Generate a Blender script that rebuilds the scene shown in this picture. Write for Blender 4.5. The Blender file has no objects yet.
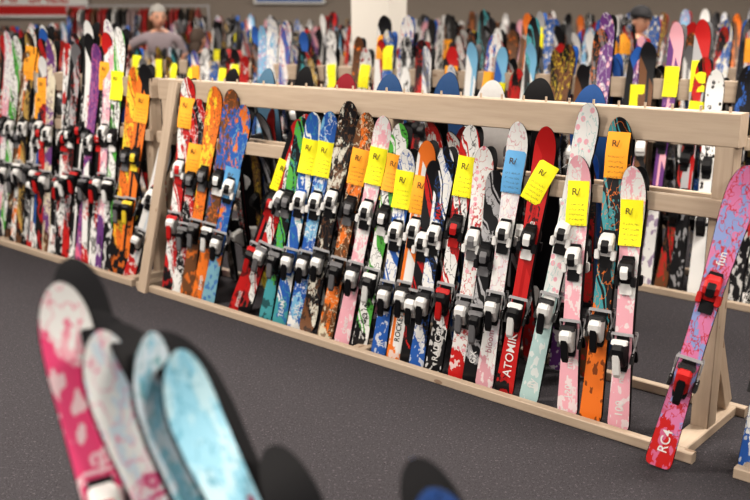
import bpy, math, random
from mathutils import Vector, Matrix
random.seed(11)
R = random.Random(5)
scene = bpy.context.scene
scene.view_settings.view_transform = 'Standard'
try: scene.view_settings.look = 'Medium High Contrast'
except Exception: pass
scene.view_settings.exposure = 0.05
COL = scene.collection

# ---------------------------------------------------------------- geometry of the hall
A = math.radians(48.8)
D = Vector((-math.sin(A), math.cos(A), 0))      # along the racks
N = Vector((math.cos(A), math.sin(A), 0))       # across the racks, away from the camera
P0 = Vector((1.27, 3.21, 0))
Z = Vector((0, 0, 1))
def P(t, off, z): return P0 + D*t + N*off + Z*z

# ---------------------------------------------------------------- materials
class NT:
    def __init__(s, name):
        s.m = bpy.data.materials.new(name); s.m.use_nodes = True
        s.t = s.m.node_tree; s.b = s.t.nodes['Principled BSDF']
    def n(s, typ, **k):
        x = s.t.nodes.new(typ)
        for a, v in k.items(): setattr(x, a, v)
        return x
    def l(s, a, b): s.t.links.new(a, b)
    def math(s, op, a, b=0.0, c=None):
        x = s.n('ShaderNodeMath', operation=op)
        for i, v in enumerate((a, b, c)):
            if v is None: continue
            if isinstance(v, (int, float)): x.inputs[i].default_value = v
            else: s.l(v, x.inputs[i])
        return x.outputs[0]
    def mix(s, f, a, b):
        x = s.n('ShaderNodeMix', data_type='RGBA')
        if isinstance(f, (int, float)): x.inputs[0].default_value = f
        else: s.l(f, x.inputs[0])
        for i, v in ((6, a), (7, b)):
            if isinstance(v, tuple): x.inputs[i].default_value = (*v[:3], 1)
            else: s.l(v, x.inputs[i])
        return x.outputs[2]
    def scalev(s, vec, sc):
        x = s.n('ShaderNodeVectorMath', operation='MULTIPLY'); s.l(vec, x.inputs[0]); x.inputs[1].default_value = sc
        return x.outputs[0]
    def noise(s, vec, scale=1, detail=2, rough=.5):
        x = s.n('ShaderNodeTexNoise'); s.l(vec, x.inputs['Vector'])
        x.inputs['Scale'].default_value = scale; x.inputs['Detail'].default_value = detail
        x.inputs['Roughness'].default_value = rough
        return x.outputs['Fac']
    def attr(s, name): return s.n('ShaderNodeAttribute', attribute_name=name)
    def bump(s, h, st=.3, d=.002):
        x = s.n('ShaderNodeBump'); x.inputs['Strength'].default_value = st; x.inputs['Distance'].default_value = d
        s.l(h, x.inputs['Height']); s.l(x.outputs[0], s.b.inputs['Normal'])

def mat_simple(name, col, rough=.6, metal=0, var=.12, scale=8):
    k = NT(name)
    tc = k.n('ShaderNodeTexCoord').outputs['Object']
    n = k.noise(tc, scale, 3)
    c = k.mix(n, tuple(x*(1-var) for x in col), tuple(min(1, x*(1+var)) for x in col))
    k.l(c, k.b.inputs['Base Color'])
    k.b.inputs['Roughness'].default_value = rough; k.b.inputs['Metallic'].default_value = metal
    return k.m

def mat_topsheet():
    k = NT('ski_topsheet')
    a1, a2, a3, sv = k.attr('c1'), k.attr('c2'), k.attr('c3'), k.attr('suv')
    vec = sv.outputs['Vector']
    sep = k.n('ShaderNodeSeparateXYZ'); k.l(vec, sep.inputs[0])
    u, v, sd = sep.outputs
    n1 = k.noise(k.scalev(vec, (20, 10, 37)), 1, 5, .68)
    fA = k.math('GREATER_THAN', n1, .53)
    vo = k.n('ShaderNodeTexVoronoi'); k.l(k.scalev(vec, (30, 32, 37)), vo.inputs['Vector']); vo.inputs['Scale'].default_value = 1
    fB = k.math('LESS_THAN', vo.outputs['Distance'], .30)
    n2 = k.noise(k.scalev(vec, (18, 5, 37)), 1, 1)
    s = k.math('ADD', k.math('MULTIPLY', v, 4.0), k.math('ADD', k.math('MULTIPLY', u, 9.0), k.math('ADD', k.math('MULTIPLY', n2, .8), k.math('MULTIPLY', sd, 5.0))))
    fr = k.math('FRACT', s)
    fC = k.math('ADD', k.math('GREATER_THAN', fr, .66), k.math('MULTIPLY', k.math('GREATER_THAN', fr, .10), k.math('LESS_THAN', fr, .18)))
    st = k.math('LESS_THAN', k.math('ABSOLUTE', k.math('ADD', u, k.math('MULTIPLY', k.math('SUBTRACT', sd, .5), .05))), .008)
    ju = k.math('ADD', v, k.math('MULTIPLY', u, 1.4))
    b1 = k.math('GREATER_THAN', ju, .885)
    b2 = k.math('MULTIPLY', k.math('GREATER_THAN', ju, .50), k.math('LESS_THAN', ju, .55))
    fD = k.math('MINIMUM', k.math('ADD', st, k.math('ADD', b1, b2)), 1.0)
    p = a1.outputs['Alpha']
    def rng(lo, hi): return k.math('MULTIPLY', k.math('GREATER_THAN', p, lo), k.math('LESS_THAN', p, hi))
    f = k.math('ADD', k.math('ADD', k.math('MULTIPLY', fA, k.math('LESS_THAN', p, .33)), k.math('MULTIPLY', fB, rng(.33, .66))),
               k.math('ADD', k.math('MULTIPLY', fC, rng(.66, .9)), k.math('MULTIPLY', fD, k.math('GREATER_THAN', p, .9))))
    c = k.mix(f, a1.outputs['Color'], a2.outputs['Color'])
    n3 = k.noise(k.scalev(vec, (34, 22, 51)), 1, 2, .5)
    ln = k.math('LESS_THAN', k.math('ABSOLUTE', k.math('SUBTRACT', n3, .5)), .016)
    ln = k.math('MULTIPLY', ln, k.math('LESS_THAN', p, .9))
    c = k.mix(k.math('MULTIPLY', ln, .8), c, a3.outputs['Color'])
    n5 = k.noise(k.scalev(vec, (85, 55, 61)), 1, 1, .5)
    zm = k.math('ADD', k.math('MULTIPLY', k.math('GREATER_THAN', v, .56), k.math('LESS_THAN', v, .74)),
                k.math('MULTIPLY', k.math('GREATER_THAN', v, .20), k.math('LESS_THAN', v, .33)))
    lg = k.math('MULTIPLY', k.math('MULTIPLY', k.math('GREATER_THAN', n5, .55), zm), k.math('LESS_THAN', k.math('ABSOLUTE', u), .024))
    c = k.mix(k.math('MULTIPLY', lg, .85), c, k.mix(k.math('GREATER_THAN', sd, .5), a3.outputs['Color'], a2.outputs['Color']))
    z = k.math('LESS_THAN', k.math('ADD', v, k.math('ADD', k.math('MULTIPLY', u, .9), k.math('MULTIPLY', k.math('SUBTRACT', n1, .5), .2))), a3.outputs['Alpha'])
    c3 = k.mix(k.math('MULTIPLY', k.math('GREATER_THAN', n3, .56), .7), a3.outputs['Color'], a1.outputs['Color'])
    c = k.mix(z, c, c3)
    k.l(c, k.b.inputs['Base Color'])
    k.b.inputs['Roughness'].default_value = .32
    k.b.inputs['Coat Weight'].default_value = .25
    k.b.inputs['Coat Roughness'].default_value = .12
    return k.m
def mat_attr(name, rough=.4, spec=.5):
    k = NT(name); a = k.attr('c1')
    n = k.noise(k.n('ShaderNodeTexCoord').outputs['Object'], 60, 2)
    c = k.mix(k.math('MULTIPLY', n, .14), a.outputs['Color'], (0, 0, 0))
    k.l(c, k.b.inputs['Base Color']); k.b.inputs['Roughness'].default_value = rough
    k.b.inputs['Specular IOR Level'].default_value = spec
    return k.m
def mat_tag():
    k = NT('paper_tag'); a = k.attr('c1'); sv = k.attr('suv'); vec = sv.outputs['Vector']
    sep = k.n('ShaderNodeSeparateXYZ'); k.l(vec, sep.inputs[0]); u, v, sd = sep.outputs
    row = k.math('LESS_THAN', k.math('FRACT', k.math('MULTIPLY', v, 9.0)), .4)
    n = k.noise(k.scalev(vec, (24, 50, 31)), 1, 2)
    ink = k.math('MULTIPLY', k.math('MULTIPLY', row, k.math('GREATER_THAN', n, .53)), k.math('LESS_THAN', k.math('ABSOLUTE', k.math('SUBTRACT', u, .5)), .36))
    ink = k.math('MULTIPLY', ink, k.math('LESS_THAN', v, .55))
    c = k.mix(k.math('MULTIPLY', ink, .6), a.outputs['Color'], (.05, .03, .02))
    k.l(c, k.b.inputs['Base Color']); k.b.inputs['Roughness'].default_value = .7
    return k.m
def mat_wood():
    k = NT('pine_wood'); sv = k.attr('suv'); vec = sv.outputs['Vector']
    n = k.noise(k.scalev(vec, (45, 3, 9)), 1, 4, .6)
    n2 = k.noise(k.scalev(vec, (6, 1.5, 9)), 1, 2)
    vo = k.n('ShaderNodeTexVoronoi'); k.l(k.scalev(vec, (9, 4, 9)), vo.inputs['Vector']); vo.inputs['Scale'].default_value = 1
    knot = k.math('LESS_THAN', vo.outputs['Distance'], .1)
    c = k.mix(n, (.31, .225, .16), (.56, .45, .345))
    c = k.mix(k.math('MULTIPLY', n2, .5), c, (.46, .39, .32))
    c = k.mix(k.math('MULTIPLY', knot, .6), c, (.16, .08, .04))
    k.l(c, k.b.inputs['Base Color']); k.b.inputs['Roughness'].default_value = .6
    k.bump(n, .25, .001)
    return k.m
def mat_carpet():
    k = NT('carpet'); tc = k.n('ShaderNodeTexCoord').outputs['Object']
    n = k.noise(tc, 230, 3, .75); n2 = k.noise(tc, 1.1, 3); n3 = k.noise(tc, 85, 2, .7); n4 = k.noise(tc, 150, 1, .7)
    c = k.mix(n, (.012, .012, .014), (.125, .117, .130))
    c = k.mix(k.math('MULTIPLY', n2, .35), c, (.064, .059, .067))
    c = k.mix(k.math('MULTIPLY', k.math('GREATER_THAN', n3, .63), .55), c, (.19, .175, .19))
    c = k.mix(k.math('MULTIPLY', k.math('LESS_THAN', n4, .36), .6), c, (.008, .008, .009))
    k.l(c, k.b.inputs['Base Color']); k.b.inputs['Roughness'].default_value = .95
    k.b.inputs['Specular IOR Level'].default_value = .12
    k.bump(n, .9, .008)
    return k.m
TOP, PLA, TAG, WOOD = mat_topsheet(), mat_attr('coloured_plastic', .42, .3), mat_tag(), mat_wood()
PTEX = mat_attr('ski_base_ptex', .55, .15)
CARPET = mat_carpet()
MATS = [TOP, PLA, TAG, WOOD, PTEX]

# ---------------------------------------------------------------- mesh builder
class MB:
    def __init__(s, org):
        s.org = Vector(org); s.v = []; s.f = []; s.m = []; s.c1 = []; s.c2 = []; s.c3 = []; s.s = []; s.sm = []
    def frame(s, o, U, V, W): s.o, s.U, s.V, s.W = Vector(o)-s.org, U, V, W
    def add(s, pts, faces, mat, c1, suv=None, c2=(0, 0, 0, 0), c3=(0, 0, 0, 0), smooth=False):
        b = len(s.v)
        c1 = (*c1, 1) if len(c1) == 3 else c1
        for i, (u, v, w) in enumerate(pts):
            s.v.append(s.o + s.U*u + s.V*v + s.W*w)
            s.s.append(suv[i] if suv else (u, v, 0)); s.c1.append(c1); s.c2.append(c2); s.c3.append(c3)
        for f in faces: s.f.append([b+i for i in f]); s.m.append(mat); s.sm.append(smooth)
    def prof(s, pr, u0, u1, ch, col, mat=1, shr=.8):
        cv = sum(p[0] for p in pr)/len(pr); cw = sum(p[1] for p in pr)/len(pr); n = len(pr)
        pts = []
        for u, k in ((u0, shr), (u0+ch, 1), (u1-ch, 1), (u1, shr)):
            for (v, w) in pr: pts.append((u, cv+(v-cv)*k, cw+(w-cw)*k))
        fs = [[l*n+i, l*n+(i+1) % n, (l+1)*n+(i+1) % n, (l+1)*n+i] for l in range(3) for i in range(n)]
        fs += [list(range(n))[::-1], [3*n+i for i in range(n)]]
        s.add(pts, fs, mat, col)
    def build(s, name, mats=MATS):
        me = bpy.data.meshes.new(name); me.from_pydata(s.v, [], s.f)
        for m in mats: me.materials.append(m)
        me.polygons.foreach_set('material_index', s.m); me.polygons.foreach_set('use_smooth', s.sm)
        for nm, arr in (('c1', s.c1), ('c2', s.c2), ('c3', s.c3)):
            a = me.attributes.new(nm, 'FLOAT_COLOR', 'POINT'); a.data.foreach_set('color', [x for c in arr for x in c])
        a = me.attributes.new('suv', 'FLOAT_VECTOR', 'POINT'); a.data.foreach_set('vector', [x for c in s.s for x in c])
        me.update()
        ob = bpy.data.objects.new(name, me); ob.location = s.org; COL.objects.link(ob)
        return ob

_tc = {}
def text_geo(t):
    if t not in _tc:
        cu = bpy.data.curves.new('lettering', 'FONT'); cu.body = t; cu.size = 1; cu.resolution_u = 3; cu.offset = .008
        ob = bpy.data.objects.new('lettering', cu); COL.objects.link(ob)
        me = bpy.data.meshes.new_from_object(ob)
        _tc[t] = ([tuple(v.co) for v in me.vertices], [list(p.vertices) for p in me.polygons])
        bpy.data.objects.remove(ob); bpy.data.curves.remove(cu); bpy.data.meshes.remove(me)
    return _tc[t]

WHITE = (.78, .78, .77); BLACK = (.010, .010, .012); RED = (.52, .02, .02); ORANGE = (.78, .20, .03); YEL = (.82, .62, .05)
BLUE = (.03, .12, .42); LBLUE = (.20, .45, .66); TEAL = (.07, .32, .36); PINK = (.72, .15, .28); LPINK = (.80, .42, .49)
GREEN = (.10, .42, .07); PURP = (.15, .05, .22); GREY = (.17, .17, .18); SILV = (.42, .42, .44); GOLD = (.5, .34, .10); BROWN = (.16, .07, .03)
CREAM = (.70, .64, .5); NEON = (.95, .88, .02); OTAG = (1.0, .42, .03); BTAG = (.13, .38, .68)

class Ski:
    def __init__(s, L, wt=.108, ww=.074, wl=.096, twin=False, rise=.05):
        s.L, s.wt, s.ww, s.wl, s.twin, s.rise = L, wt, ww, wl, twin, rise
    def hw(s, x):
        q = x/s.L
        w = s.ww+(s.wl-s.ww)*((.45-q)/.45)**1.7 if q < .45 else s.ww+(s.wt-s.ww)*min(1, (q-.45)/.40)**1.7
        a = s.wt*1.2
        if x > s.L-a: w *= max(0.0, 1-((x-(s.L-a))/a)**2.4)**.5
        b = s.wl*(.9 if s.twin else .28)
        if x < b: w *= (math.sqrt(max(0.0, 1-((b-x)/b)**2.3)) if s.twin else .62+.38*math.sqrt(max(0, 1-((b-x)/b)**2)))
        return max(w/2, .004)
    def h(s, x):
        r = 0
        if x > s.L-.2: r = s.rise*((x-(s.L-.2))/.2)**2
        if s.twin and x < .14: r += .03*((.14-x)/.14)**2
        return r+.001
    def th(s, x): return .006+.010*(1-abs(2*x/s.L-1)**2)
    def top(s, x): return s.h(x)+s.th(x)
    def build(s, b, pal, style=.1, tailc=.2, base=BLACK, seed=None, res=1):
        L = s.L; seed = R.random() if seed is None else seed
        a = s.wt*1.2
        if res: xs = [0, .004, .012, .03, .06]+[.06+(L-a-.06)*i/16 for i in range(1, 17)]+[L-a*(1-k) for k in (.2, .4, .55, .7, .8, .87, .92, .96, .985, 1)]
        else: xs = [0, .012, .05]+[.05+(L-a-.05)*i/7 for i in range(1, 8)]+[L-a*(1-k) for k in (.35, .65, .85, .95, 1)]
        if s.twin: xs = sorted(set(xs+[.02, .045, .09]))
        c1 = (*pal[0], style); c2 = (*pal[1], 1); c3 = (*pal[2], tailc)
        pts = []; sv = []
        for x in xs:
            w = s.hw(x); t = s.top(x); c = .0015
            for u, dz in ((-w+.002, 0), (0, c), (w-.002, 0)) if w > .006 else ((-w*.5, 0), (0, 0), (w*.5, 0)):
                pts.append((u, x, t+dz)); sv.append((u, x/L, seed))
        n = len(xs)
        s_f = [[3*i+j, 3*i+j+1, 3*i+j+4, 3*i+j+3] for i in range(n-1) for j in (0, 1)]
        b.add(pts, s_f, 0, c1, sv, c2, c3, True)
        for sg in (-1, 1):
            pts = []
            for x in xs:
                w = s.hw(x); pts += [(sg*w, x, s.h(x)), (sg*w, x, s.h(x)+s.th(x)*.5), (sg*max(w-.002, w*.5), x, s.top(x))]
            b.add(pts, [[3*i+j, 3*i+j+1, 3*i+j+4, 3*i+j+3] for i in range(n-1) for j in (0, 1)], 4, BLACK)
        pts = []
        for x in xs:
            w = s.hw(x); pts += [(-w, x, s.h(x)), (w, x, s.h(x))]
        b.add(pts, [[2*i, 2*i+2, 2*i+3, 2*i+1] for i in range(n-1)], 4, base, smooth=True)
        w = s.hw(0); b.add([(-w, 0, s.h(0)), (w, 0, s.h(0)), (w, 0, s.top(0)), (-w, 0, s.top(0))], [[0, 1, 2, 3]], 1, SILV)
    def binding(s, b, main, acc, res=1, plate=BLACK):
        c = s.L*.45; z = s.top(c)-.001; k = min(1, s.L/1.15)*1.0
        tv, hv = c+.165*k, c-.15*k
        def pr(lst, v0): return [(v0+v, z+w) for v, w in lst]
        b.prof([(hv-.10, z-.004), (hv-.10, z+.008), (hv+.05, z+.008), (hv+.05, z-.004)], -.027, .027, .004, plate)
        b.prof([(tv-.06, z-.004), (tv-.06, z+.008), (tv+.08, z+.008), (tv+.08, z-.004)], -.027, .027, .004, plate)
        z += .007
        b.prof(pr([(-.03, 0), (-.03, .016), (-.012, .024), (-.004, .044), (.022, .050), (.050, .036), (.068, .012), (.068, 0)], tv), -.030, .030, .009, main)
        b.prof(pr([(-.08, 0), (-.08, .018), (-.055, .045), (-.03, .072), (.0, .078), (.018, .064), (.022, .034), (.03, .02), (.03, 0)], hv), -.027, .027, .009, main)
        if not res: return
        b.prof(pr([(-.015, .044), (.015, .054), (.040, .045), (.03, .036)], tv), -.016, .016, .004, acc)
        for sg in (-1, 1):
            b.prof(pr([(0, .012), (0, .036), (-.04, .034), (-.045, .016)], tv-.002), min(sg*.024, sg*.044), max(sg*.024, sg*.044), .005, main)
        b.prof(pr([(-.035, 0), (-.035, .008), (-.08, .008), (-.08, 0)], tv), -.026, .026, .003, acc)
        b.prof(pr([(-.035, .066), (-.02, .084), (-.105, .062), (-.12, .048), (-.105, .042)], hv), -.015, .015, .004, acc)
        b.prof(pr([(.014, .028), (.016, .054), (.034, .048), (.038, .030)], hv), -.033, .033, .008, acc)
        for sg in (-1, 1):
            u0 = sg*(s.hw(hv)+.006)
            b.prof([(hv+.05, z+.012), (hv+.058, z+.010), (hv-.03, z-.050), (hv-.038, z-.046)], u0-.003, u0+.003, .001, SILV)
            b.prof([(hv-.015, z-.030), (hv-.02, z-.044), (hv-.062, z-.066), (hv-.066, z-.05)], u0-.008, u0+.008, .003, BLACK)
            b.prof([(hv+.05, z+.002), (hv+.05, z+.012), (hv+.062, z+.012), (hv+.062, z+.002)], min(0, u0), max(0, u0), .001, SILV)
    def text(s, b, t, v0, size, col):
        vs, fs = text_geo(t)
        if not vs: return
        ym = max(v[1] for v in vs)
        pts = []
        for (x, y, _) in vs:
            v = min(v0+x*size, s.L-.01); u = -(y-ym/2)*size
            pts.append((u, v, s.top(v)+.0026))
        b.add(pts, fs, 1, col)
    def tag(s, b, v, col, w=.094, h=.19, rot=0.0, detail=True, du=0.0):
        z = max(s.top(v), s.top(v+h*.45))+.006; nx, ny = 5, 4; pts = []; sv = []; sd = R.random()
        cr, sr = math.cos(rot), math.sin(rot)
        for j in range(ny+1):
            for i in range(nx+1):
                x = (i/nx-.5)*w; y = (j/ny-.5)*h
                zz = z+.010*(1-abs(2*i/nx-1)**2)*0.6+.006*math.sin(j*1.3+sd*6)
                pts.append((du+x*cr-y*sr, v+x*sr+y*cr, zz)); sv.append((i/nx, j/ny, sd))
        b.add(pts, [[j*(nx+1)+i, j*(nx+1)+i+1, (j+1)*(nx+1)+i+1, (j+1)*(nx+1)+i] for j in range(ny) for i in range(nx)], 2, col, sv, smooth=True)
        if detail:
            sz = R.uniform(.034, .042); vs, fs = text_geo('R/'); p2 = []
            for (x, y, _) in vs:
                X = x*sz-.022; Y = .035+y*sz
                p2.append((du+X*cr-Y*sr, v+X*sr+Y*cr, z+.0155))
            b.add(p2, fs, 1, (.10, .06, .03))

def basis(base, tip, yaw_dir):
    V = (tip-base).normalized()
    W = (yaw_dir - V*yaw_dir.dot(V)).normalized()
    return V.cross(W).normalized(), V, W

def pair(b, base, tip, face, pal, style=.1, tailc=.2, tag=None, bind=(WHITE, BLACK), words=(), res=1, tagv=None,
         wt=.102, twin=False, basec=BLACK, L=None, rear=True, tagrot=0, rise=.05, roff=(0, 0), plate=BLACK):
    L = L or (tip-base).length
    U, V, W = basis(base, tip, face)
    s = Ski(L, wt, wt*.70, wt*.90, twin, rise); seed = R.random()
    b.frame(base, U, V, W)
    s.build(b, pal, style, tailc, basec, seed, res)
    if bind: s.binding(b, bind[0], bind[1], res, plate)
    for (t, v0, sz, col) in words: s.text(b, t, v0*L, sz*.85, col)
    if tag: s.tag(b, (tagv or .80)*L, tag, rot=tagrot, detail=bool(res))
    if rear:
        b.frame(base+U*roff[0]+V*roff[1]-W*.002, -U, V, -W)
        s.build(b, pal, style, tailc, basec, seed, res)
        if bind: s.binding(b, bind[0], bind[1], res, plate)

def facing(yaw=20):
    return Matrix.Rotation(math.radians(yaw), 3, 'Z') @ (-N)

# ---------------------------------------------------------------- room shell
def box_obj(name, x0, x1, y0, y1, z0, z1, mat):
    me = bpy.data.meshes.new(name)
    v = [(x, y, z) for x in (x0, x1) for y in (y0, y1) for z in (z0, z1)]
    f = [(0, 1, 3, 2), (4, 6, 7, 5), (0, 4, 5, 1), (2, 3, 7, 6), (0, 2, 6, 4), (1, 5, 7, 3)]
    me.from_pydata(v, [], f); me.materials.append(mat); me.update()
    ob = bpy.data.objects.new(name, me); COL.objects.link(ob); return ob
WALLM = mat_simple('taupe_paint', (.29, .25, .215), .8, 0, .06, 3)
CEILM = mat_simple('ceiling_tile', (.42, .41, .38), .9, 0, .05, 2)
box_obj('floor', -11, 11, -4, 17, -.1, 0, CARPET)
box_obj('wall_back', -11, 11, 17, 17.2, 0, 3.9, WALLM)
box_obj('wall_left', -11.2, -11, -4, 17.2, 0, 3.9, WALLM)
box_obj('wall_right', 11, 11.2, -4, 17.2, 0, 3.9, WALLM)
box_obj('ceiling', -11.2, 11.2, -4, 17.2, 3.9, 4.0, CEILM)
TRIM = mat_simple('dark_trim', (.05, .045, .04), .5)
box_obj('baseboard_back', -11, 11, 16.98, 17, 0, .12, TRIM)
cm = mat_simple('white_column_paint', (.66, .63, .58), .7, 0, .02, 2)
col = box_obj('column', -.2, .2, -.2, .2, 0, 3.9, cm)
col.location = (.04, 9.0, 0); col.rotation_euler = (0, 0, A+.25)

# ---------------------------------------------------------------- racks
def board(b, p0, p1, w, h, side=None):
    V = (p1-p0).normalized(); L = (p1-p0).length
    up = side if side else (Z if abs(V.z) < .7 else N)
    W = (up-V*up.dot(V)).normalized(); U = V.cross(W)
    b.frame(p0, U, V, W); c = .004; sd = R.random()*9
    ring = [(-w/2+c, -h/2), (w/2-c, -h/2), (w/2, -h/2+c), (w/2, h/2-c), (w/2-c, h/2), (-w/2+c, h/2), (-w/2, h/2-c), (-w/2, -h/2+c)]
    pts = [(u, v, x) for v in (0, L) for (u, x) in ring]
    sv = [(u+x+sd, v, sd) for (u, v, x) in pts]
    b.add(pts, [[i, (i+1) % 8, 8+(i+1) % 8, 8+i] for i in range(8)]+[list(range(8))[::-1], list(range(8, 16))], 3, (0, 0, 0), sv)

def rack(off, t0, t1, posts, brace=False, pegs=True, leg=False):
    b = MB(P(t0, off+.26, 0))
    board(b, P(t0, off+.265, 1.268), P(t1, off+.265, 1.268), .09, .13)
    board(b, P(t0, off+.205, .965), P(t1, off+.205, .965), .028, .075)
    board(b, P(t0, off+.325, .965), P(t1, off+.325, .965), .028, .075)
    board(b, P(t0-.03, off-.02, .022), P(t1, off-.02, .022), .042, .044)
    board(b, P(t0-.03, off+.55, .022), P(t1, off+.55, .022), .042, .044)
    for t in posts:
        board(b, P(t, off+.265, .04), P(t, off+.265, 1.204), .075, .088)
        board(b, P(t, off+.0, .022), P(t, off+.53, .022), .085, .044)
    if brace:
        t = posts[0]
        board(b, P(t, off+.5, .06), P(t, off+.31, .42), .04, .075)
    if leg: board(b, P(3.62, -.06, .0), P(3.50, .19, 1.32), .03, .085, side=D)
    if pegs:
        t = t0+.05
        while t < t1:
            b.frame(P(t, off+.245, 1.333), D, Z, N)
            pts = [(.006*math.cos(a*math.pi/3), h, .006*math.sin(a*math.pi/3)) for h in (0, .022) for a in range(6)]
            b.add(pts, [[i, (i+1) % 6, 6+(i+1) % 6, 6+i] for i in range(6)]+[list(range(6, 12))], 3, (0, 0, 0), [(p[0], p[1], 3) for p in pts])
            t += .115
    return b.build('ski_rack')

rack(0, .05, 3.72, [.10, 1.80, 3.66], True, leg=True)
rack(0, 3.80, 7.6, [3.86, 5.6, 7.5])
rack(0, -2.4, -.14, [-2.3, -.2])
rack(2.1, -1.5, 4.2, [-1.4, 1.4, 4.1]); rack(2.1, 4.3, 10.2, [4.4, 7.2, 10.1])
rack(4.0, -1.0, 5.5, [-.9, 2.4, 5.4], pegs=False); rack(4.0, 5.6, 13.0, [5.7, 9, 12.9], pegs=False)
rack(5.9, 0, 12.0, [.1, 4, 8, 11.9], pegs=False)
rack(7.8, 1, 10.0, [1.1, 5, 9.9], pegs=False)

# ---------------------------------------------------------------- front row of skis
def fski(tb, tt, z, pal, style=.1, tailc=.2, tag=None, bind=(WHITE, BLACK), words=(), yaw=20, **k):
    base = P(tb, .045, .012); tip = P(tt, .045+.135*z, z)
    b = MB(base)
    pair(b, base, tip, facing(yaw), pal, style, tailc, tag, bind, words, **k)
    return b.build('ski_pair')

fski(.37, .44, 1.10, (WHITE, LPINK, LPINK), .1, .50, NEON, words=[('100', .05, .055, WHITE), ('magic', .18, .045, WHITE)], tagv=.79, bind=(BLACK, WHITE), yaw=8, wt=.108)
fski(.50, .523, 1.29, (BLACK, TEAL, ORANGE), .8, .36, OTAG, words=[('XPRO', .62, .05, TEAL)], tagv=.88, yaw=10, wt=.112)
fski(.61, .69, 1.12, (WHITE, LPINK, LPINK), .1, .50, NEON, words=[('120', .06, .05, WHITE), ('magic', .18, .05, WHITE)], tagv=.82, bind=(WHITE, BLACK), yaw=10, wt=.108)
fski(.81, .667, 1.34, (WHITE, LPINK, (.45, .62, .62)), .5, .40, None, words=[('fly', .05, .06, WHITE)], yaw=14, tagv=.8, plate=WHITE)
fski(.94, .858, 1.23, (RED, (.40, .01, .01), BLACK), .95, .04, NEON, words=[('ATOMIK', .07, .065, WHITE), ('race', .60, .05, WHITE)], tagv=.80, tagrot=-.35, bind=(BLACK, WHITE), yaw=14)
fski(1.05, 1.005, 1.24, (WHITE, (.70, .68, .72), (.65, .35, .4)), .1, .10, BTAG, words=[('bloom', .14, .05, (.5, .25, .3)), ('free', .56, .04, PINK)], tagv=.82, yaw=16)
fski(1.13, 1.10, 1.02, (BLACK, SILV, BLACK), .8, .1, None, words=[('GX', .1, .05, WHITE)], bind=(BLACK, GREY), yaw=18, wt=.09)
fski(1.21, 1.17, 1.12, (WHITE, LPINK, RED), .5, .12, None, words=[('luv', .64, .05, RED)], yaw=16, bind=(WHITE, GREY))
fski(1.35, 1.255, 1.21, (WHITE, RED, BLACK), .8, .20, NEON, words=[('RADICAL', .05, .05, WHITE)], tagv=.80, bind=(BLACK, RED), yaw=18)
fski(1.455, 1.386, 1.10, (WHITE, BLACK, BLUE), .8, .12, None, words=[('MAX', .68, .045, RED)], bind=(WHITE, BLACK), yaw=18, wt=.094)
fski(1.52, 1.45, 1.03, (BLACK, RED, BLACK), .8, .1, None, bind=(WHITE, BLACK), yaw=18, wt=.085)
fski(1.60, 1.50, 1.12, (WHITE, ORANGE, ORANGE), .95, .06, OTAG, words=[('ROCKET', .09, .045, BLACK)], tagv=.76, yaw=20, wt=.10)
fski(1.705, 1.62, 1.07, (WHITE, BLUE, BLUE), .8, .25, NEON, tagv=.81, bind=(WHITE, BLACK), yaw=20, wt=.095, words=[('JR', .05, .05, WHITE)])
fski(1.84, 1.675, 1.19, (WHITE, GREEN, BLACK), .8, .10, OTAG, tagv=.79, yaw=20, words=[('GO 100', .12, .045, BLACK)], bind=(BLACK, WHITE))
fski(1.965, 1.79, 1.22, (WHITE, LPINK, LPINK), .1, .4, NEON, tagv=.79, yaw=22, words=[('cheer', .05, .05, WHITE)])
fski(2.09, 1.905, 1.23, (BROWN, ORANGE, CREAM), .1, .04, OTAG, tagv=.77, bind=(BLACK, GREY), yaw=24, wt=.106, words=[('bandit', .05, .05, ORANGE)])
fski(2.23, 2.03, 1.28, (BLACK, (.62, .60, .52), BROWN), .1, .08, None, bind=(WHITE, BLACK), yaw=24, twin=True, wt=.112)
fski(2.33, 2.16, 1.22, (BLUE, LBLUE, WHITE), .1, .05, NEON, tagv=.79, yaw=25, words=[('AXIS', .05, .05, WHITE)])
fski(2.45, 2.28, 1.21, (BLUE, WHITE, TEAL), .8, .12, NEON, tagv=.80, yaw=25, words=[('TEAM', .04, .045, WHITE)], plate=BLUE)
fski(2.57, 2.36, 1.18, (BLACK, GREEN, TEAL), .8, .2, None, yaw=22, wt=.09, bind=(BLACK, GREY))
fski(2.84, 2.38, 1.17, (BLACK, RED, RED), .95, .25, NEON, tagv=.72, bind=(BLACK, RED), yaw=25, words=[('pursuit', .03, .045, WHITE), ('RS', .58, .05, RED)], wt=.096)
fski(2.76, 2.33, 1.20, (RED, WHITE, BLACK), .8, .1, None, bind=(WHITE, GREY), yaw=25, words=[('world', .58, .05, WHITE)], wt=.09)
fski(3.09, 2.85, 1.22, (BLUE, ORANGE, (.2, .4, .5)), .1, .25, BTAG, tagv=.62, bind=(WHITE, BLACK), yaw=28)
fski(3.18, 2.965, 1.30, (BROWN, BLUE, ORANGE), .1, .25, None, bind=(BLACK, WHITE), yaw=28, wt=.106, words=[('seven', .05, .05, WHITE)])
fski(3.30, 3.12, 1.31, (ORANGE, YEL, BROWN), .1, .3, None, bind=(BLACK, GREY), yaw=28)
fski(3.385, 3.26, 1.23, (BLACK, RED, WHITE), .8, .1, OTAG, tagv=.7, bind=(BLACK, GREY), yaw=28, words=[('C9', .1, .06, WHITE)])
fski(3.49, 3.385, 1.35, (RED, WHITE, BLACK), .8, .1, OTAG, tagv=.84, bind=(WHITE, RED), yaw=28, words=[('carve', .1, .05, WHITE)])
fski(3.93, 3.56, .96, (WHITE, (.6, .65, .7), RED), .95, .15, None, bind=(WHITE, BLACK), yaw=28)
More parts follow.
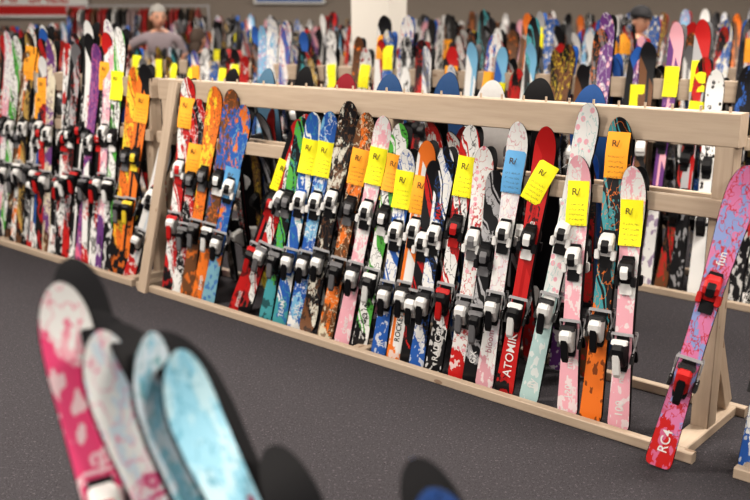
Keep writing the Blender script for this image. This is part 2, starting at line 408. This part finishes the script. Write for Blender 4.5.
fski(4.00, 3.84, 1.42, (ORANGE, BLACK, BLACK), .95, .1, OTAG, tagv=.80, bind=(BLACK, YEL), yaw=30, words=[('fire', .1, .05, BLACK)])
fski(4.10, 3.95, 1.40, (ORANGE, YEL, BLACK), .8, .15, None, bind=(BLACK, GREY), yaw=30)
left = [((WHITE, GREEN, BLACK), .8), ((WHITE, LPINK, PURP), .1), ((BLACK, RED, WHITE), .95), ((WHITE, BLACK, RED), .95), ((PURP, (.3, .12, .3), PINK), .1),
        ((BLACK, WHITE, WHITE), .95), ((BLACK, SILV, RED), .8), ((WHITE, RED, BLACK), .1), ((BLACK, GREY, WHITE), .95), ((CREAM, PURP, BROWN), .1),
        ((RED, BLACK, BLACK), .8), ((BLACK, BLUE, WHITE), .95), ((GREY, WHITE, RED), .95), ((WHITE, GREY, BLACK), .1), ((BLACK, GOLD, BROWN), .8), ((WHITE, ORANGE, BLACK), .1), ((BROWN, CREAM, BLACK), .1)]
t = 4.20; i = 0
while t < 7.5:
    z = R.uniform(1.44, 1.70); pal, st = left[i % len(left)]
    base = P(t, .045, .012); tp = P(t-R.uniform(-.06, .26), .045+.135*z, z); b = MB(base)
    pair(b, base, tp, facing(22+R.uniform(-14, 12)), pal, st, R.uniform(0, .25), R.choice([None, None, None, None, None, OTAG, NEON]),
         R.choice([(WHITE, BLACK), (BLACK, GREY), (BLACK, RED), (BLACK, WHITE), (WHITE, BLACK)]), res=1, tagv=R.uniform(.72, .86), wt=.088,
         words=[(R.choice(['SL', 'GS', 'XT', 'cross', 'RX8', 'metron']), R.uniform(.05, .1), .045, R.choice([WHITE, RED, BLACK]))])
    b.build('ski_pair'); t += R.uniform(.072, .10); i += 1
base = Vector((1.085, 3.16, .012)); tip = Vector((1.385, 3.30, 1.15)); b = MB(base)
pair(b, base, tip, facing(14), ((.62, .20, .38), (.25, .32, .6), RED), .1, .14, None, (RED, BLACK), [('RC4', .05, .06, WHITE), ('fun', .68, .05, WHITE)], wt=.116)
b.build('ski_pair')
for tb, tt, z, pal in ((-.17, -.20, 1.15, (WHITE, LBLUE, BLUE)), (-.28, -.28, 1.2, (WHITE, RED, BLACK)), (-.39, -.37, 1.25, (BLUE, WHITE, RED)), (-.50, -.46, 1.1, (BLACK, GREEN, WHITE)), (-.62, -.57, 1.25, (WHITE, PINK, BLACK)), (-.75, -.7, 1.15, (BLACK, ORANGE, WHITE))):
    fski(tb, tt, z, pal, .8, .1, None, yaw=5)

# ---------------------------------------------------------------- merged masses of skis in the rows behind
PALS = [(WHITE, RED, BLACK), (BLACK, WHITE, RED), (RED, WHITE, BLACK), (BLUE, WHITE, YEL), (WHITE, BLUE, RED), (BLACK, GREY, ORANGE), (BROWN, BLACK, YEL),
        (WHITE, LPINK, PURP), (BLACK, TEAL, BLACK), (BLACK, WHITE, WHITE), (WHITE, BLACK, WHITE), (GREY, WHITE, RED), (WHITE, GREY, BLUE), (LBLUE, WHITE, PINK),
        (PURP, LPINK, WHITE), (SILV, RED, BLACK), (BLACK, BLUE, WHITE), (WHITE, GREY, BLACK), (BLACK, GOLD, WHITE), (BLACK, RED, WHITE), (BROWN, ORANGE, BLACK),
        (BLACK, RED, RED), (BLACK, GREY, BLACK), (WHITE, LBLUE, BLUE), (BLACK, SILV, BLACK), (WHITE, BLACK, RED), (BLACK, BLUE, BLACK), (BLUE, LBLUE, WHITE), (SILV, WHITE, BLUE), (RED, BLACK, BROWN)]
def row(off, t0, t1, lo, hi, step, front=True, tagp=.3, gap=None, gz=(1.12, 1.30)):
    b = MB(P(t0, off, 0)); t = t0
    while t < t1:
        z = R.uniform(lo, hi)
        if gap and gap[0] < t < gap[1]: z = R.uniform(*gz)
        sl = .135; dt = R.uniform(-.12, .12)
        if front: base = P(t, off+.045, .012); tip = P(t+dt, off+.045+sl*z, z); fc = facing(R.uniform(0, 38))
        else: base = P(t, off+.485, .012); tip = P(t+dt, off+.485-sl*z, z); fc = -facing(R.uniform(-15, 15))
        pair(b, base, tip, fc, R.choice(PALS), R.choice([.1, .1, .5, .8, .95, .95]), R.uniform(0, .4),
             R.choice([NEON, NEON, OTAG]) if (front and R.random() < tagp) else None,
             R.choice([(WHITE, BLACK), (BLACK, GREY), (BLACK, GREY), (BLACK, BLACK)]), res=0, tagv=R.uniform(.74, .88),
             wt=R.uniform(.088, .116), basec=R.choice([BLACK, BLACK, BLACK, BLACK, GREY, (.3, .03, .03), BLUE]), rear=True)
        t += R.uniform(step*.8, step*1.25)
    return b.build('ski_row')
row(0, .75, 7.2, .95, 1.30, .15, False)
row(2.1, -1.3, 10.0, 1.36, 1.74, .11, True, .22, gap=(5.4, 7.4), gz=(1.32, 1.46))
row(2.1, -1.3, 10.0, 1.1, 1.55, .15, False, 0, gap=(5.4, 7.4), gz=(.9, 1.1))
row(4.0, -.8, 12.8, 1.45, 1.82, .11, True, .14, gap=(10.5, 11.5))
row(4.0, .0, 9, 1.4, 1.70, .18, False, 0)
row(5.9, .2, 11.8, 1.5, 1.85, .11, True, .12)
row(7.8, 1.2, 9.8, 1.55, 1.85, .13, True, .12)

# snowboards standing on the far side of the front rack
def snowboards(off, t0, n, step, cols, lens, w=.25):
    b = MB(P(t0, off, 0))
    for i in range(n):
        z = lens[i % len(lens)]; base = P(t0+i*step, off+.05, .012); tip = P(t0+i*step+.04, off+.05-.13*z, z)
        U, V, W = basis(base, tip, -facing(R.uniform(-8, 8)))
        s = Ski((tip-base).length, w, w*.87, w, True, .05); b.frame(base, U, V, W); c = cols[i % len(cols)]
        s.build(b, (c, BLACK, WHITE), .1, .2, c)
        for q in (.33, .66):
            zt = s.top(q*s.L); v0 = q*s.L
            b.prof([(v0-.05, zt), (v0-.05, zt+.02), (v0+.05, zt+.02), (v0+.05, zt)], -w*.44, w*.44, .01, BLACK)
            b.prof([(v0-.045, zt+.02), (v0-.06, zt+.07), (v0+.06, zt+.07), (v0+.045, zt+.02)], -.05, .07, .01, GREY)
            b.prof([(v0-.05, zt+.02), (v0-.05, zt+.16), (v0+.05, zt+.16), (v0+.05, zt+.02)], -.11, -.09, .006, BLACK)
    return b.build('snowboard_row')
snowboards(.62, .80, 4, .27, [(.03, .10, .3), BLACK, (.6, .6, .6), (.03, .08, .2)], [1.39, 1.41, 1.39, 1.42], .20)
snowboards(.62, 2.0, 5, .33, [(.03, .08, .2), (.25, .02, .03), BLACK, (.1, .2, .3), BLACK], [1.40, 1.39, 1.42, 1.40, 1.39], .21)

# ---------------------------------------------------------------- foreground skis on a low rack
def gski(base, tip, yawdeg, pal, style, tailc, words=(), bind=(WHITE, BLACK), flip=False, wt=.112, base2=BLACK, roff=(.03, .045)):
    base = Vector(base); tip = Vector(tip); b = MB(base)
    f = Vector((math.sin(math.radians(yawdeg)), -math.cos(math.radians(yawdeg)), 0))
    if flip: f = -f
    pair(b, base, tip, f, pal, style, tailc, None, bind, words, wt=wt, basec=base2, rear=not flip, rise=.065, roff=roff)
    return b.build('ski_pair')
PALE = (.60, .70, .78); ICE = (.28, .56, .70)
gski((-.40, 1.50, .012), (-.665, 1.80, 1.13), 26, (WHITE, LPINK, (.72, .07, .20)), .1, .86, [('Rosella', .50, .10, (.85, .55, .62))], (WHITE, RED), roff=(.045, .055))
gski((-.13, 1.42, .012), (-.575, 1.72, 1.045), 38, (WHITE, PALE, (.72, .22, .36)), .1, 0, [('luvbug', .54, .11, (.62, .08, .22))], roff=(.04, .055))
gski((-.04, 1.36, .012), (-.480, 1.66, 1.055), 56, (PALE, ICE, TEAL), .1, 0, roff=(.035, .05))
gski((.13, 1.30, .012), (-.405, 1.62, 1.035), 44, (ICE, (.45, .66, .74), (.08, .32, .45)), .1, .0, [('Heart', .56, .11, (.42, .03, .10))], roff=(.04, .06))
gski((.27, 1.27, .012), (-.195, 1.50, .900), 12, ((.5, .5, .5), GREY, WHITE), .1, 0, flip=True, wt=.10)
gski((.42, 1.20, .012), (.085, 1.45, .870), 10, ((.05, .12, .35), BLACK, BLUE), .1, 0, wt=.115, roff=(.0, .03))
b = MB((0, 1.55, 0))
board(b, Vector((-.85, 1.80, .46)), Vector((.62, 1.40, .46)), .04, .08)
for p in (Vector((-.78, 1.80, 0)), Vector((.56, 1.43, 0))):
    board(b, p, p+Z*.44, .07, .07); board(b, p+Vector((-.08, -.3, .022)), p+Vector((.08, .3, .022)), .07, .044)
b.build('low_ski_rack')

# ---------------------------------------------------------------- people
def skinned(name, verts, edges, radii, root, mat, parent, sub=2):
    me = bpy.data.meshes.new(name); me.from_pydata(verts, edges, []); ob = bpy.data.objects.new(name, me); COL.objects.link(ob)
    m = ob.modifiers.new('s', 'SKIN'); m.use_smooth_shade = True
    sv = me.skin_vertices[0].data
    for i, r in enumerate(radii):
        sv[i].radius = r if isinstance(r, tuple) else (r, r)
        sv[i].use_root = (i == root)
    su = ob.modifiers.new('u', 'SUBSURF'); su.levels = sub; su.render_levels = sub
    bpy.context.view_layer.update()
    me2 = bpy.data.meshes.new_from_object(ob.evaluated_get(bpy.context.evaluated_depsgraph_get()))
    ob.modifiers.clear(); ob.data = me2; me2.materials.clear()
    for x in (mat if isinstance(mat, list) else [mat]): me2.materials.append(x)
    for p in me2.polygons: p.use_smooth = True
    ob.parent = parent
    return ob
def ell(bm_list, c, r, seg=16, rings=10, fn=None):
    vs = []; fs = []
    for i in range(rings+1):
        a = math.pi*i/rings
        for j in range(seg):
            p = 2*math.pi*j/seg
            q = Vector((math.sin(a)*math.cos(p), math.sin(a)*math.sin(p), math.cos(a)))
            if fn: q = fn(q)
            vs.append((c[0]+q.x*r[0], c[1]+q.y*r[1], c[2]+q.z*r[2]))
    for i in range(rings):
        for j in range(seg): fs.append([i*seg+j, (i+1)*seg+j, (i+1)*seg+(j+1) % seg, i*seg+(j+1) % seg])
    bm_list.append((vs, fs))
def mk(name, parts, mat, parent):
    V = []; F = []
    for vs, fs in parts:
        b0 = len(V); V += vs; F += [[b0+i for i in f] for f in fs]
    me = bpy.data.meshes.new(name); me.from_pydata(V, [], F); me.materials.append(mat)
    for p in me.polygons: p.use_smooth = True
    me.update(); ob = bpy.data.objects.new(name, me); COL.objects.link(ob); ob.parent = parent; return ob
SK = mat_simple('skin', (.60, .33, .23), .55, 0, .06, 12)
def person(name, loc, heading, height, shirt, pants, hair, arms, sleeve='short', hat=None, bend=0.0, longhair=False, headturn=0):
    """local frame: faces -Y"""
    e = bpy.data.objects.new(name, None); COL.objects.link(e)
    e.location = loc; e.rotation_euler = (0, 0, heading); k = height/1.75; e.scale = (k, k, k)
    fw = lambda z: -bend*max(0, z-.95)
    v = [(0, 0, .96), (0, fw(1.12), 1.12), (0, fw(1.32), 1.32), (0, fw(1.45), 1.45), (0, fw(1.53)-.01, 1.54)]
    r = [(.15, .11), (.135, .10), (.165, .11), (.11, .075), (.052, .052)]
    ed = [(0, 1), (1, 2), (2, 3), (3, 4)]
    for sg in (-1, 1):
        b0 = len(v)
        v += [(sg*.095, 0, .86), (sg*.11, -.02, .49), (sg*.115, .02, .09), (sg*.13, -.14, .045)]
        r += [.092, .062, .045, (.045, .035)]
        ed += [(0, b0), (b0, b0+1), (b0+1, b0+2), (b0+2, b0+3)]
    wr = []
    for sg, (el, wrp) in zip((-1, 1), arms):
        b0 = len(v); sh = (sg*.185, fw(1.42), 1.425)
        v += [sh, el, wrp]; r += [.062, .046, .03]; ed += [(3, b0), (b0, b0+1), (b0+1, b0+2)]
        wr.append((sg, Vector(sh), Vector(el), Vector(wrp)))
    ms = [mat_simple(name+'_shirt', shirt, .8), mat_simple(name+'_trousers', pants, .8), SK, mat_simple(name+'_shoes', (.02, .02, .02), .6)]
    body = skinned('body', v, ed, r, 0, ms, e)
    def near(c, a, bb):
        d = bb-a; q = max(0, min(1, (c-a).dot(d)/d.length_squared)); return q, (c-(a+d*q)).length
    for p in body.data.polygons:
        c = p.center; mi = 0
        if c.z < .98: mi = 1
        if c.z < .10: mi = 3
        if c.z > 1.49 and abs(c.x) < .09: mi = 2
        for sg, sh, el, w in wr:
            q, dd = near(c, el, w); q2, d2 = near(c, sh, el)
            if c.x*sg > .17 and c.z > .8:
                if dd < .08 and q > 0: mi = 2 if sleeve == 'short' else (2 if q > .95 else 0)
                elif d2 < .08: mi = 2 if (sleeve == 'short' and q2 > .55) else 0
        p.material_index = mi
    for sg, sh, el, w in wr:
        d = (w-el).normalized(); s = d.cross(Vector((0, 0, 1)));
        if s.length < .2: s = Vector((0, 1, 0))
        s.normalize(); u = s.cross(d).normalized()
        hv = [tuple(w-d*.01), tuple(w+d*.05), tuple(w+d*.085)]; hr = [(.026, .02), (.034, .016), (.036, .014)]; he = [(0, 1), (1, 2)]
        for i, (o, ln) in enumerate(((-.028, .065), (-.01, .078), (.01, .073), (.028, .055))):
            b0 = len(hv); q = w+d*.088+s*o
            hv += [tuple(q), tuple(q+d*ln*.5-u*.006), tuple(q+d*ln*.9-u*.028)]; hr += [.0095, .009, .0075]; he += [(2, b0), (b0, b0+1), (b0+1, b0+2)]
        b0 = len(hv); q = w+d*.035-s*.034
        hv += [tuple(q), tuple(q+d*.03-s*.025-u*.01), tuple(q+d*.058-s*.03-u*.02)]; hr += [.012, .0105, .009]; he += [(1, b0), (b0, b0+1), (b0+1, b0+2)]
        skinned('hand', hv, he, hr, 1, SK, e, 1)
    hc = Vector((0, fw(1.64)-.02, 1.645))
    def fh(q):
        q = q.copy()
        if q.z < 0: f = 1+.32*q.z; q.x *= f; q.y = q.y*(1+.12*q.z)-.10*(-q.z)
        return q
    hd = bpy.data.objects.new('head', None); COL.objects.link(hd); hd.parent = e; hd.location = hc; hd.rotation_euler = (.1, 0, headturn)
    L = []; ell(L, (0, 0, 0), (.078, .097, .118), 20, 14, fh)
    ell(L, (0, -.103, -.018), (.013, .017, .024), 8, 6); ell(L, (0, -.093, .012), (.009, .012, .028), 8, 6)
    for sg in (-1, 1): ell(L, (sg*.079, .006, -.008), (.012, .02, .032), 8, 6)
    mk('face', L, SK, hd)
    L = []
    for sg in (-1, 1): ell(L, (sg*.03, -.088, .008), (.014, .008, .008), 8, 6)
    mk('eyes', L, mat_simple('eye_dark', (.05, .04, .035), .3), hd)
    L = []
    for sg in (-1, 1): ell(L, (sg*.032, -.090, .030), (.020, .008, .005), 8, 5)
    hm = mat_simple(name+'_hair', hair, .8, 0, .3, 60)
    mk('eyebrows', L, hm, hd)
    L = []; ell(L, (0, -.094, -.058), (.026, .007, .006), 8, 5); mk('mouth', L, mat_simple('lips', (.4, .13, .11), .5), hd)
    def hf(q):
        q = q.copy()
        lim = .40 if q.y < -.45 else (-.45 if q.y > .0 else .0)
        if longhair and q.y > -.1: lim = -1.3
        if q.z < lim: q.z = lim
        return q
    L = []; ell(L, (0, .014, .014), (.090, .106, .122), 24, 20, hf)
    if longhair: ell(L, (0, .06, -.10), (.08, .05, .11), 14, 10)
    mk('hair', L, hm, hd)
    if hat:
        L = []; ell(L, (0, .0, .035), (.097, .116, .108), 20, 12, lambda q: Vector((q.x, q.y, max(q.z, .0))))
        ell(L, (0, -.11, .045), (.07, .06, .008), 14, 6); mk('cap', L, mat_simple(name+'_cap', hat, .8), hd)
    return e
person('elderly_man', (-2.43, 10.50, 0), .15, 1.87, (.26, .22, .24), (.05, .06, .1), (.34, .33, .31),
       [((-.40, -.10, 1.30), (-.56, -.24, 1.36)), ((.27, -.10, 1.15), (.16, -.36, 1.18))], bend=.30, headturn=.3)
person('shopper_woman', (-1.93, 10.05, 0), 2.5, 1.62, (.10, .09, .10), (.03, .03, .05), (.06, .04, .03),
       [((-.25, -.06, 1.15), (-.2, -.32, 1.12)), ((.25, -.06, 1.15), (.2, -.32, 1.12))], sleeve='long', longhair=True)
person('shopper_man', (2.55, 9.0, 0), .6, 1.82, (.02, .02, .025), (.03, .03, .04), (.03, .02, .02),
       [((-.26, -.03, 1.14), (-.22, -.28, 1.1)), ((.26, -.03, 1.14), (.22, -.28, 1.1))], sleeve='long', hat=(.012, .012, .015))
person('shopper_boy', (2.90, 8.2, 0), -.9, 1.62, (.03, .03, .04), (.03, .03, .05), (.05, .03, .02),
       [((-.26, -.03, 1.14), (-.22, -.28, 1.1)), ((.26, -.03, 1.14), (.22, -.28, 1.1))], sleeve='long')

# ---------------------------------------------------------------- far wall dressing
def clothes(name, x0, x1, y, cols, n):
    b = MB((x0, y, 0)); Y = Vector((0, 1, 0)); X = Vector((1, 0, 0))
    b.frame((x0, y, 0), Y, Z, X)
    b.prof([(2.0, 0), (2.03, 0), (2.03, x1-x0), (2.0, x1-x0)], -.015, .015, .004, SILV)
    for xx in (0, x1-x0-.03): b.prof([(0, xx), (2.02, xx), (2.02, xx+.03), (0, xx+.03)], -.015, .015, .004, SILV); b.prof([(0, xx), (.04, xx), (.04, xx+.03), (0, xx+.03)], -.3, .3, .004, SILV)
    for i in range(n):
        x = .08+(x1-x0-.2)*i/n; c = cols[R.randrange(len(cols))]
        b.frame((x0+x, y, 0), Y, Z, X)
        w = .045; o = R.uniform(-.02, .02)
        ring = [(-.24, 1.1), (-.26, 1.5), (-.30, 1.55), (-.22, 1.88), (-.05, 1.97), (.05, 1.97), (.22, 1.88), (.30, 1.55), (.26, 1.5), (.24, 1.1)]
        pts = [(u, v, q*w+o) for q in (-.3, .3) for (u, v) in ring]; m = len(ring)
        b.add(pts, [list(range(m)), list(range(m, 2*m))]+[[j, (j+1) % m, m+(j+1) % m, m+j] for j in range(m)], 1, c)
    return b.build(name)
clothes('clothes_rack', -5.4, -2.9, 16.3, [RED, (.4, .05, .05), BROWN, (.4, .3, .3), BLACK, WHITE], 26)
clothes('clothes_rack', -9.6, -6.6, 15.6, [RED, ORANGE, WHITE, BLACK], 26)
def sign(name, x0, x1, y, z0, z1, bg, stripe, txt):
    b = MB((x0, y, z0)); b.frame((x0, y, z0), Vector((1, 0, 0)), Z, Vector((0, -1, 0)))
    w, h = x1-x0, z1-z0
    b.prof([(0, 0), (h, 0), (h, .03), (0, .03)], 0, w, .005, bg, shr=.97)
    b.prof([(h*.08, .031), (h*.34, .031), (h*.34, .036), (h*.08, .036)], .05, w-.05, .005, stripe)
    vs, fs = text_geo(txt); sz = h*.55
    b.add([(.1+x*sz, h*.42+y_*sz, .034) for x, y_, _ in vs], fs, 1, stripe)
    return b.build(name)
sign('wall_sign', -7.4, -5.2, 16.93, 1.82, 2.45, WHITE, RED, 'SWAP SALE')
sign('wall_sign', -9.9, -7.8, 16.93, 1.9, 2.45, WHITE, RED, 'RENTALS')
sign('wall_sign', -2.2, -.9, 16.93, 2.06, 2.6, WHITE, BLUE, 'SKIS')

# ---------------------------------------------------------------- lights
EM = bpy.data.materials.new('lamp_diffuser'); EM.use_nodes = True
EM.node_tree.nodes['Principled BSDF'].inputs['Emission Color'].default_value = (1, .94, .86, 1)
EM.node_tree.nodes['Principled BSDF'].inputs['Emission Strength'].default_value = 3
HOUS = mat_simple('lamp_housing', (.7, .7, .7), .4)
for y in (-.5, 3.6, 8.0, 12.8):
    for x in (-6.5, -2.0, 2.5, 7.0):
        e = bpy.data.objects.new('ceiling_light', None); COL.objects.link(e); e.location = (x, y, 3.86)
        h = box_obj('housing', -.7, .7, -.35, .35, -.03, .04, HOUS); h.parent = e
        d = box_obj('diffuser', -.64, .64, -.29, .29, -.04, -.03, EM); d.parent = e
        l = bpy.data.lights.new('tube', 'AREA'); l.shape = 'RECTANGLE'; l.size = 1.3; l.size_y = .6
        l.energy = 160 if y < 7 else 112; l.color = (1, .915, .815)
        lo = bpy.data.objects.new('tube', l); COL.objects.link(lo); lo.parent = e; lo.location = (0, 0, -.06)
w = bpy.data.worlds.new('World'); scene.world = w; w.use_nodes = True
w.node_tree.nodes['Background'].inputs[0].default_value = (1, .97, .95, 1); w.node_tree.nodes['Background'].inputs[1].default_value = .4

# ---------------------------------------------------------------- camera
cd = bpy.data.cameras.new('camera'); cd.lens = 43.2; cd.sensor_width = 36; cd.clip_end = 100
cam = bpy.data.objects.new('camera', cd); COL.objects.link(cam)
cam.location = (0, 0, 1.65); cam.rotation_euler = (math.radians(90-13.9), 0, 0)
cd.dof.use_dof = True; cd.dof.focus_distance = 3.9; cd.dof.aperture_fstop = 1.6
scene.camera = cam
